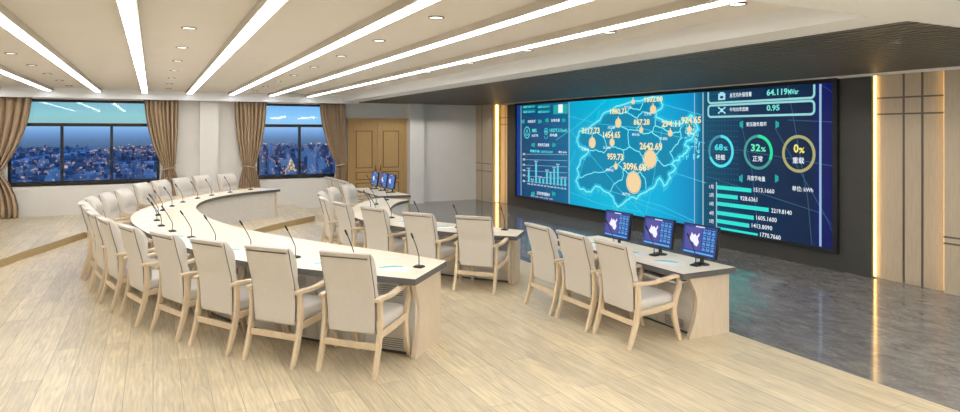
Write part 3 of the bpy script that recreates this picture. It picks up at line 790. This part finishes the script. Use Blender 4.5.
M_rail = em('scr_rail', (152, 190, 206), 1); M_net = em('scr_net', (58, 98, 132), 1); M_net2 = em('scr_net2', (70, 206, 232), 1); M_teal = em('scr_teal', (30, 168, 164), 1)
M_dot = em('scr_dot', (40, 110, 136), 1); M_tile = em('scr_tile', (10, 130, 140), 1); M_navy = em('scr_navy', (6, 44, 88), 1)
# --- the map
outline = [(600, 120), (603, 114), (606, 112), (612, 110), (617, 106), (622, 105), (632, 101.5), (640, 101), (645, 98.5), (652, 97), (657, 97.5), (661, 101), (663, 105), (661, 109), (656, 112), (656, 117), (661, 119), (668, 122), (676, 124), (682, 124), (684, 121), (688, 119), (691, 115), (694, 118), (696, 123), (698, 129), (694, 134), (692, 139), (687, 141), (685, 145), (689, 148), (686, 153), (683, 156), (679, 157), (680, 160), (674, 161), (672, 164), (676, 168), (674, 171), (669, 174), (671, 178), (668, 182), (664, 186), (662, 181), (660, 178), (657, 181), (655, 186), (650, 189), (646, 192), (641, 194), (637, 199), (631, 197), (627, 200), (623, 204), (618, 207), (615, 203), (613, 197), (609, 193), (604, 191), (600, 187), (596, 186), (591, 192), (587, 192), (584, 189), (580, 189), (578, 184), (576, 181), (579, 175), (577, 169), (580, 164), (581, 159), (586, 155), (589, 151), (585, 148), (579, 146), (577, 141), (579, 135), (580, 131), (585, 130), (589, 128), (594, 124)]
def jag(pts, k=3, amp=.9):
    out = []; rnd = random.Random(3)
    for a, c in zip(pts, pts[1:]+pts[:1]):
        for i in range(k):
            t_ = i/k; j_ = amp if i else 0
            out.append((a[0]+(c[0]-a[0])*t_+rnd.uniform(-j_, j_), a[1]+(c[1]-a[1])*t_+rnd.uniform(-j_, j_)))
    return out
oj = jag(outline, 2, .6)
bm = bmesh.new(); flat(bm, [sp(*p) for p in outline], 1); land = vobj('map_land', bm, M_dark)
bm = bmesh.new(); line(bm, oj+[oj[0]], .12, 2); vobj('coast_halo', bm, em('scr_halo2', (34, 180, 214), 1))
bm = bmesh.new(); line(bm, oj+[oj[0]], .035, 3); vobj('map_coastline', bm, M_glow)
bm = bmesh.new()
south = [p for p in outline if p[1] > 140]
rnd = random.Random(5)
for (x, y) in oj:
    if y > 134 or x > 684:
        for q in range(2):
            dx = rnd.uniform(-1.5, 1.5); line(bm, [(x+dx, y), (x+dx, y+rnd.uniform(2, 6))], .016, 2)
vobj('coast_glow_streaks', bm, M_net2)
borders = [[(580, 131), (590, 134), (598, 133), (604, 138), (609, 133), (612, 128), (620, 126), (628, 130), (637, 130), (640, 124), (637, 118), (642, 112), (648, 113), (656, 112)],
           [(589, 151), (597, 150), (604, 153), (608, 148), (604, 138)], [(608, 148), (616, 147), (623, 150), (630, 147), (628, 138), (628, 130)],
           [(623, 150), (624, 158), (618, 164), (610, 168), (604, 172), (594, 172), (584, 176), (578, 178)], [(618, 164), (624, 170), (622, 180), (614, 184), (609, 193)],
           [(624, 170), (632, 176), (640, 172), (645, 178), (646, 192)], [(630, 147), (640, 152), (644, 160), (640, 172)], [(644, 160), (652, 164), (658, 160), (664, 166), (672, 164)],
           [(637, 130), (644, 134), (652, 132), (655, 126), (656, 118)], [(652, 132), (660, 138), (662, 148), (656, 154), (658, 160)], [(655, 126), (664, 129), (668, 122)], [(664, 129), (672, 134), (680, 131), (684, 121)],
           [(680, 131), (682, 138), (676, 145), (670, 152), (674, 161)], [(612, 110), (620, 114), (626, 112), (637, 118)], [(626, 112), (632, 108), (640, 110), (645, 98.5)]]
bm = bmesh.new(); bm2 = bmesh.new()
rnd = random.Random(11)
for b_ in borders:
    q = []
    for a, c in zip(b_[:-1], b_[1:]):
        for i in range(4): t_ = i/4; q.append((a[0]+(c[0]-a[0])*t_+rnd.uniform(-.7, .7)*(i > 0), a[1]+(c[1]-a[1])*t_+rnd.uniform(-.7, .7)*(i > 0)))
    q.append(b_[-1]); line(bm, q, .022, 2); 
vobj('map_borders', bm, M_glow)
# ragged east-coast islands
bm = bmesh.new()
for i in range(46):
    x, y = rnd.uniform(684, 699), rnd.uniform(119, 158); 
    if x < 690 and y < 126: continue
    line(bm, [(x, y), (x+rnd.uniform(-2, 2), y+rnd.uniform(-2, 2)), (x+rnd.uniform(-2, 2), y+rnd.uniform(0, 4))], .018, 2)
vobj('map_islands', bm, M_glow)
cities = [(592.5, 142.7, 5.0, '2117.73', (582, 127.5, 600, 133.5)), (612.3, 142.4, 3.6, '1454.65', (603.5, 131.5, 620.5, 138)), (618.5, 123, 4.3, '1880.71', (610.5, 108.5, 626.5, 114)),
          (633.3, 102, 2.3, None, None), (653.3, 109.5, 4.0, '1602.08', (645, 96.5, 663, 102)), (641.5, 130, 2.7, '867.28', (634, 119, 650, 125)), (670.5, 133.3, 3.0, '294.11', (662, 120.5, 680.5, 127)),
          (689.7, 129.5, 3.0, '924.65', (681.5, 116.5, 701.5, 123.5)), (650.2, 159, 8.6, '2642.69', (640, 142.5, 662.5, 150)), (616, 166.5, 2.8, '959.73', (607.5, 153.5, 623.5, 160)), (633.8, 182.5, 10.0, '3096.68', (623.5, 163, 646.5, 170.5))]
bm = bmesh.new(); bm2 = bmesh.new(); bm3 = bmesh.new(); tx = []
for (x, y, r_, s, bx_) in cities:
    disc(bm, x, y, r_, 4); disc(bm2, x, y, r_*1.12, 5, .93)
    line(bm3, [(x, y-r_), (x, y-r_-2)], .02, 4)
    if s: tx.append((s, *bx_))
vobj('city_dot', bm, M_sand); vobj('city_dot_ring', bm2, M_gold); vobj('label_tick', bm3, M_gold)
text('map_value_text', tx, M_gold, .03)
names_ = [(585.5, 149.5), (607, 147.5), (611.5, 127.5), (628, 107), (648, 114), (636, 134.5), (664, 138.5), (691, 133.5), (646, 168.5), (610, 170), (626.5, 194)]
tx = []
for i, (x, y) in enumerate(names_): tx.append((['城南站', '云山站', '河口站', '北山站', '江东站', '新城站', '东湖站', '海滨站', '中心站', '西岭站', '临港站'][i], x-3.6, y-1.4, x+3.8, y+1.5))
text('map_name_text', tx, M_white, .012)
# --- network lines over the whole picture
bm = bmesh.new()
for pts in ([(556, 140), (580, 124), (606, 100)], [(568, 116), (600, 124), (640, 128), (705, 143)], [(568, 128), (620, 190), (644, 215)], [(575, 190), (600, 110)], [(568, 170), (576, 150)], [(635, 202), (700, 226)], [(600, 188), (664, 207), (694, 221)], [(646, 215), (654, 176), (662, 130)], [(662, 104), (702, 115)], [(672, 172), (706, 183)], [(570, 192), (600, 204), (640, 212)]): line(bm, pts, .012, 2)
vobj('network_line', bm, M_net2)
bm = bmesh.new()
for pts in ([(788, 84), (808, 200), (812, 245)], [(700, 150), (740, 150), (834, 166)], [(706, 176), (750, 190), (824, 214), (834, 226)], [(740, 118), (752, 170), (758, 228)], [(788, 120), (834, 122)], [(775, 128), (824, 213), (833, 232)], [(820, 84), (834, 92)], [(519, 162), (540, 146), (568, 142)], [(519, 178), (532, 160)], [(520, 115), (568, 130)], [(545, 195), (566, 150)]): line(bm, pts, .01, 2)
vobj('network_line', bm, M_net)
# --- frame rails between the picture's three fields
bm = bmesh.new()
for x, wd in ((521.2, .03), (569.2, .035), (694.7, .018), (703.2, .025), (820.6, .036)): 
    y, z = sp(x, 150); flat(bm, [(y+wd/2, SZ0+.01), (y-wd/2, SZ0+.01), (y-wd/2, SZ1-.01), (y+wd/2, SZ1-.01)], 3)
vobj('field_rail', bm, M_rail)
# --- left field
def plaque(bm, xc, yc, half, h):
    for s in (-1, 1):
        x = xc+s*half; rect(bm, x-.8, yc-h, x+.8, yc+h, 3); rect(bm, min(x, x+s*2.6), yc-h*.7, max(x, x+s*2.6), yc+h*.7, 3)
bm = bmesh.new(); 
for (xc, yc, hf, h) in ((531.5, 121.5, 7.6, 2), (555.5, 120.3, 7.6, 2), (543.7, 145, 9.5, 2.1), (543.5, 193.8, 9.5, 2.2)): plaque(bm, xc, yc, hf, h)
for (xc, yc, hf, h) in ((759.5, 124.5, 17, 3.6), (759, 178.5, 17, 3.8)): plaque(bm, xc, yc, hf, h)
vobj('title_bracket', bm, M_teal)
text('title_text', [('用电负荷', 528, 119.9, 536, 123), ('日用电量', 551.5, 118.8, 560, 121.8), ('用电负荷曲线', 538, 143.2, 549.5, 146.6), ('各地市用电量统计', 537, 192, 550.5, 195.6),
      ('负荷率', 532, 134.2, 538.5, 137), ('用电量', 550, 133.6, 557.5, 136.6), ('总无功补偿容量', 730, 92.3, 752, 97), ('平均功率因数', 730, 107.2, 749, 111.4), ('变压器负载率', 746.5, 121.9, 767, 126.3), ('月度节电量', 747.5, 175.9, 765.5, 180.9), ('单位: kWh', 792.5, 186.4, 813.5, 191.8),
      ('轻载', 716, 154.5, 725.5, 160), ('正常', 753, 155.8, 763, 161.6), ('重载', 793, 157.2, 804.5, 163.6)], M_white, .012)
bm = bmesh.new(); rect(bm, 553.5, 104.5, 568, 114, 3); vobj('green_tile', bm, M_teal)
bm = bmesh.new(); rect(bm, 558.5, 104.3, 563, 112.8, 4); vobj('white_document_icon', bm, M_white)
bm = bmesh.new()
for y in (106.2, 111.2):
    for x in (523, 538):
        rect(bm, x, y-1.6, x+12.5, y+1.6, 3)
vobj('value_tile', bm, M_tile)
tx = []
for y in (107, 112):
    for x in (523.5, 538.2): tx.append(('电压 220.4 V', x, y-1.2, x+11.4, y+1.0))
text('tile_text', tx, M_cyan, .03)
bm = bmesh.new(); disc(bm, 527.2, 132.5, 6, 4, .84); disc(bm, 546.2, 131.5, 3.4, 4, .8); disc(bm, 546.2, 135.5, 3.4, 4, .86, PI*.55, PI*1.45)
line(bm, [(525.7, 135), (527.2, 129.5), (528.7, 135), (525.7, 135)], .02, 4); rect(bm, 545.4, 130.6, 547, 132.5, 4); vobj('gauge_icon', bm, M_cyan)
text('gauge_value_text', [('88%', 532.3, 128.7, 537, 132.4), ('10377.51kwh', 550, 128.5, 567.5, 132.2), ('最高负荷: 1037.51kW', 530.3, 150, 553.2, 153)], M_cyan, .03)
text('chart_label_text', [('单位: kWh', 558.8, 151, 567, 153.2)]+[(s, 523, y-1, 525.5, y+1) for s, y in zip(['250', '200', '150', '100', '50', '0'], [154.1, 159.4, 164.7, 170.2, 175.3, 181])]+[('%d月' % (i+1), 527.6+3.3*i, 183+.45*i, 530+3.3*i, 184.6+.45*i) for i in range(12)], M_white, .02)
bm = bmesh.new()
for i in range(6): line(bm, [(526.3, 154.2+i*5.45), (567.3, 154.6+i*6.1)], .01, 3)
vobj('chart_gridline', bm, M_rail)
hs_ = [12.5, 2, 20.5, 5.5, 5, 13, 11, 16.5, 20, 7.5, 7.8]
bm = bmesh.new()
for i, h in enumerate(hs_):
    x = 529+3.63*i; yb = 182+.43*i; rect(bm, x-.9, yb-h, x+.9, yb, 4)
vobj('bar_chart_bar', bm, M_barl)
text('bar_value_text', [('%d' % (60+11*h), 527.3+3.63*i, 182+.43*i-h-1.7, 530.7+3.63*i, 182+.43*i-h-.5) for i, h in enumerate(hs_)]+[('A市  B市  C市  D市  E市', 531, 196.8, 553, 198.2)], M_white, .01)
# --- right field: two framed value boxes
def rbox(bm, x0, y0, x1, y1, wd=.035, topopen=False):
    ym = (y0+y1)/2; a = sp(x0, ym)[0]; c = sp(x1, ym)[0]; xm = (x0+x1)/2; zt = min(sp(xm, y0)[1], SZ1+.2); zb = sp(xm, y1)[1]
    r_ = .06; P = []
    for (cy_, cz_, a0) in ((c+r_, zt-r_, 0), (a-r_, zt-r_, 1), (a-r_, zb+r_, 2), (c+r_, zb+r_, 3)):
        for k in range(5):
            t_ = (a0+k/4)*PI/2; P.append((cy_-r_*math.cos(t_) if True else 0, cz_+r_*math.sin(t_)))
    P.append(P[0])
    for p, q in zip(P[:-1], P[1:]):
        p_, q_ = Vector(p), Vector(q); d = q_-p_
        if d.length < 1e-5 or max(p_.y, q_.y) > SZ1: 
            if min(p_.y, q_.y) > SZ1 or d.length < 1e-5: continue
        n_ = Vector((-d.y, d.x)).normalized()*wd/2; e_ = d.normalized()*wd*.2
        flat(bm, [tuple(p_-e_+n_), tuple(q_+e_+n_), tuple(q_+e_-n_), tuple(p_-e_-n_)], 4)
bm = bmesh.new(); rbox(bm, 708.5, 80, 814.5, 100.5); rbox(bm, 708.5, 103.2, 814.5, 115.6); vobj('value_frame', bm, M_pale)
text('box_value_text', [('64.119', 767, 88.7, 788, 95.3), ('MVar', 788.5, 89, 799, 94.3), ('0.95', 767, 104.8, 780, 110.8)], em('scr_mint', (120, 232, 214), 1), .03)
bm = bmesh.new(); rect(bm, 718.5, 93.4, 725.5, 100, 4); rect(bm, 720, 92.2, 724, 93.6, 4)
for (dx, dy) in ((-3, -2.6), (3, -2.6), (3, 2.6), (-3, 2.6), (0, 0)):
    disc(bm, 722+dx, 110.3+dy, 1.0 if dx else 1.9, 4); line(bm, [(722, 110.3), (722+dx, 110.3+dy)], .02, 4)
vobj('value_icon', bm, em('scr_ice', (170, 226, 240), 1))
bm = bmesh.new(); rect(bm, 720.5, 96, 723.5, 98.5, 5); vobj('icon_inset', bm, M_navy)
# rings
def ring(xc, yc, r_, frac, mf, md, nm):
    bm = bmesh.new(); disc(bm, xc, yc, r_, 4, .84, 2*PI*frac, 2*PI, 48)
    vobj(nm, bm, md)
    if frac > 0:
        bm = bmesh.new(); disc(bm, xc, yc, r_*1.01, 5, .82, 0, 2*PI*frac, 48); vobj(nm, bm, mf)
ring(721, 151.2, 16.2, .68, em('scr_aqua', (78, 224, 236), 1), em('scr_aquad', (56, 150, 172), 1), 'ring_gauge')
ring(758.2, 152.2, 17.4, .32, M_green, M_greend, 'ring_gauge')
ring(798.7, 153.8, 18.8, 0, M_yeld, M_yeld, 'ring_gauge')
text('ring_value_text', [('68', 715, 143.8, 723.3, 150.4), ('%', 723.8, 146.6, 728, 150.6)], em('scr_aqua', (78, 224, 236)), .03)
text('ring_value_text', [('32', 751.3, 144, 760.8, 151.4), ('%', 761.3, 147, 766.2, 151.8)], em('scr_mint2', (110, 240, 190)), .03)
text('ring_value_text', [('0', 794, 144, 799, 152.8), ('%', 799.3, 147.6, 805, 153.2)], M_yel, .03)
# horizontal bars
vals = [(751.6, 188.4, '1513.1660'), (738, 196.8, '928.6361'), (769, 209.5, '2219.8140'), (754, 216.7, '1605.1600'), (749.5, 224.7, '1413.8090'), (758, 234.0, '1770.7660')]
bm = bmesh.new(); tx = []; tm = []
for i, (x1, yr, s) in enumerate(vals):
    yl = 187+8.2*i-.0; yc = yl+(x1-717)*.062*(1+.35*i)/1.0
    ym = (yl+yc)/2; y0 = sp((717+x1)/2, ym)
    yv = [186.9, 195.2, 203.9, 213.2, 221.4, 229.8][i]
    rect(bm, 717.2, yv+.2-2.0+(x1-717)*.05, x1, yv+.2+2.0+(x1-717)*.05, 4)
    wt = 20.5 if len(s) == 9 else 17
    ye = yr+1.3
    tx.append((s, x1+2.6, ye-2.2+.8, x1+2.6+wt, ye+2.2+.8)); tm.append(('%d月' % (i+1), 709.6, yv-2.2, 713.8, yv+1.8))
vobj('horizontal_bar', bm, M_bar); text('horizontal_bar_value_text', tx, M_white, .012); text('month_text', tm, M_white, .012)
bm = bmesh.new(); y, z = sp(716.8, 190); flat(bm, [(y+.012, SZ0+.01), (y-.012, SZ0+.01), (y-.012, sp(716.8, 182)[1]), (y+.012, sp(716.8, 182)[1])], 4); vobj('chart_axis', bm, M_rail)
# dotted ground of the right field
bm = bmesh.new()
for i in range(24):
    for j in range(26):
        y_ = sp(705, 150)[0]-.06-.066*i; z_ = SZ0+.06+.092*j
        if y_ > sp(740, 150)[0]: flat(bm, [(y_+.009, z_-.009), (y_-.009, z_-.009), (y_-.009, z_+.009), (y_+.009, z_+.009)], 1)
vobj('dot_grid', bm, M_dot)
# ------------------------------------------------------------------ the city below (the hall is high up in a tower)
GZ = -150.0
def gp(px, py, z=GZ):
    Z = (EYE-z)*F/(py-HZ); r = (px-CX)/F*Z
    return (YC*r+YS*Z, -YS*r+YC*Z)
ground_m = noise_tint(mat('city_ground', (66, 92, 120), .9), .004, .25)
bm = bmesh.new(); prism(bm, [(-1700, 700), (900, 700), (2600, 6250), (2300, 6480), (1000, 6600), (-400, 6600), (-2200, 6450), (-2700, 6300)], GZ-4, GZ)
struct('city_ground', bm, ground_m)
water_m = noise_tint(mat('river_water', (150, 184, 218), .35), .01, .06)
bm = bmesh.new()
prism(bm, [gp(*p) for p in [(-6, 166), (17, 164.2), (42, 160.2), (60, 157.2), (82, 153.6), (96, 151.2), (112, 150.2), (112, 149.6), (95, 149.3), (70, 151.2), (59, 152.6), (34, 156.2), (13, 161.2), (-8, 163.5)]], GZ, GZ+1)
struct('river', bm, water_m)
bm = bmesh.new(); prism(bm, [gp(*p) for p in [(116, 163.6), (160, 163.2), (172, 162.5), (172, 161.2), (150, 161.3), (118, 162.3)]], GZ, GZ+1); struct('river', bm, water_m)
bm = bmesh.new(); prism(bm, [gp(*p) for p in [(254, 153.8), (290, 154.6), (336, 153.6), (336, 152.2), (290, 152.4), (254, 151.6)]], GZ, GZ+1); struct('river', bm, water_m)
bm = bmesh.new(); prism(bm, [gp(*p) for p in [(88, 181.8), (96, 178.6), (106, 178.2), (109, 181.5)]], GZ, GZ+1); struct('river', bm, water_m)

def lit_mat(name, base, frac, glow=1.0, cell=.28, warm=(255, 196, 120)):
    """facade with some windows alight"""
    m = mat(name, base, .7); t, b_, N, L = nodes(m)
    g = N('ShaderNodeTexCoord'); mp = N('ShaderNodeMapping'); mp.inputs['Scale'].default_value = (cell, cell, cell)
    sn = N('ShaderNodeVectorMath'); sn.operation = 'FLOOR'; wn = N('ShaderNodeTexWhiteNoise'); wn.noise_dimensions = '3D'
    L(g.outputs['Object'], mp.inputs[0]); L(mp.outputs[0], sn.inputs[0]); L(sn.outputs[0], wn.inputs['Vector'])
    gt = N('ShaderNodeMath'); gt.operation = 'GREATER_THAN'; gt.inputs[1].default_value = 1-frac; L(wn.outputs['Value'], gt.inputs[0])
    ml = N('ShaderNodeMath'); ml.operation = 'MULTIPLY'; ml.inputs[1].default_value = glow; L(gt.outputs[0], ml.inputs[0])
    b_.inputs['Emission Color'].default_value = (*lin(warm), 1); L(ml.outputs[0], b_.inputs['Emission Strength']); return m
F1 = lit_mat('tower_facade', (156, 176, 184), .03, .7); F2 = lit_mat('tower_facade_dark', (92, 118, 138), .04, .7); F3 = lit_mat('tower_facade_pale', (214, 220, 220), .02, .7)
MASS = lit_mat('city_mass', (92, 116, 150), .015, .6, .1)
t, b_, N, L = nodes(MASS); gi = N('ShaderNodeNewGeometry'); rr = N('ShaderNodeValToRGB'); ee = rr.color_ramp.elements
ee[0].color = (*lin((66, 92, 116)), 1); ee[1].color = (*lin((200, 208, 206)), 1); x = ee.new(.6); x.color = (*lin((126, 150, 164)), 1)
L(gi.outputs['Random Per Island'], rr.inputs[0]); L(rr.outputs[0], b_.inputs['Base Color'])
DIRS = ((-.19, .055), (.12, .30))
rnd = random.Random(21)
def in_water(x, y):
    r = YC*x-YS*y; Z = YS*x+YC*y; px, py = CX+F*r/Z, HZ+F*(EYE-GZ)/Z
    if px < 118: 
        top = 163-(px+8)*.115; return top-1.0 < py < top+8.5-max(0, px)*.045
    if 112 < px < 175: return 160.5 < py < 168
    if 250 < px < 340: return 151.2 < py < 156.5
    return False
TW = []
def clear_of(x, y, d):
    return all((x-a)**2+(y-b_)**2 > (d+r_)**2 for a, b_, r_ in TW)
TW.append((*gp(291, 183), 30))
# nearer towers, one by one
def tower(x, y, wx, wy, h, m, steps, label, group):
    bm = bmesh.new(); z = GZ
    for k in range(steps):
        f = 1-.22*k; h0 = h*(.72 if steps > 1 and k == 0 else (1 if steps == 1 else .28/(steps-1)))
        box(bm, -wx/2*f, wx/2*f, -wy/2*f, wy/2*f, z, z+h0); z += h0
    box(bm, -wx*.12, wx*.12, -wy*.12, wy*.12, z, z+5)
    o = obj('high_rise_building', bm, m, loc=(x, y, 0), rz=rnd.uniform(-.5, .5)); tag(o, label, 'building', group)
for k in range(95):
    y = rnd.uniform(1900, 3300); x = y*rnd.uniform(-.175, .03)
    if in_water(x, y) or not clear_of(x, y, 25): continue
    TW.append((x, y, 24))
    tower(x, y, rnd.uniform(18, 34), rnd.uniform(18, 30), rnd.uniform(20, 44), rnd.choice((F1, F2, F3)), rnd.choice((1, 1, 2)), 'blue grey high-rise in the city outside the wide left window', 'high-rises outside the wide window')
for k in range(110):
    y = rnd.uniform(1800, 3400); x = y*rnd.uniform(.125, .275)
    if in_water(x, y) or not clear_of(x, y, 25): continue
    TW.append((x, y, 24))
    tower(x, y, rnd.uniform(12, 26), rnd.uniform(12, 24), rnd.uniform(40, 100), rnd.choice((F1, F2, F3)), rnd.choice((1, 1, 2)), 'blue grey high-rise in the city outside the narrower right window', 'high-rises outside the narrower window')
# far, uncountable blocks
bm = bmesh.new(); n_ = 0
while n_ < 6500:
    y = 1800+4700*rnd.random(); x = y*(rnd.uniform(-.2, .06) if rnd.random() < .6 else rnd.uniform(.1, .31))
    if in_water(x, y): continue
    if y < 3500 and not clear_of(x, y, 18): continue
    h = (.6 if y < 2600 else 1)*rnd.uniform(8, 34)*(1.5 if rnd.random() < .12 else 1); s = rnd.uniform(9, 22)
    box(bm, x-s/2, x+s/2, y-s/2, y+s/2, GZ, GZ+h); n_ += 1
tag(obj('city_blocks', bm, MASS), 'dense blue grey city blocks spreading to the horizon outside both windows', 'city', kind='stuff')
# street lights
lamp_w = em('street_glow', (255, 204, 160), 1.1)
bm = bmesh.new(); n_ = 0
while n_ < 520:
    y = 1700+4700*rnd.random()**.8; c = rnd.random(); x = y*(rnd.uniform(-.2, .06) if c < .5 else rnd.uniform(.1, .31))
    if in_water(x, y): continue
    if math.sin(x*.004+1)+math.sin(y*.003+x*.002) < -.2: continue
    s = rnd.uniform(1.5, 3.4)*y/3600; z = GZ+rnd.uniform(18, 50); box(bm, x-s, x+s, y-s*.5, y+s*.5, z, z+s*1.2); n_ += 1
tag(obj('street_lights', bm, lamp_w), 'countless warm points of street light scattered over the city at dusk', 'street lights', kind='stuff')
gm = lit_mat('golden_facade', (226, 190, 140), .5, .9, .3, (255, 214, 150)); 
x, y = gp(291, 183)
lt = thing('lit_tower', 'golden floodlit stepped tower with a pointed top outside the narrower window', 'building', (x, y, GZ))
bm = bmesh.new(); box(bm, -21, 21, -16, 16, 0, 26); obj('tower_base', bm, gm, lt)
bm = bmesh.new(); box(bm, -14, 14, -12, 12, 26, 42); box(bm, -9, 9, -8, 8, 42, 54); obj('tower_shaft', bm, gm, lt)
bm = bmesh.new(); loft(bm, [[(a*s, b_*s, z) for a, b_ in ((-1, -1), (1, -1), (1, 1), (-1, 1))] for s, z in ((8, 54), (.6, 74))]); obj('tower_spire', bm, gm, lt)
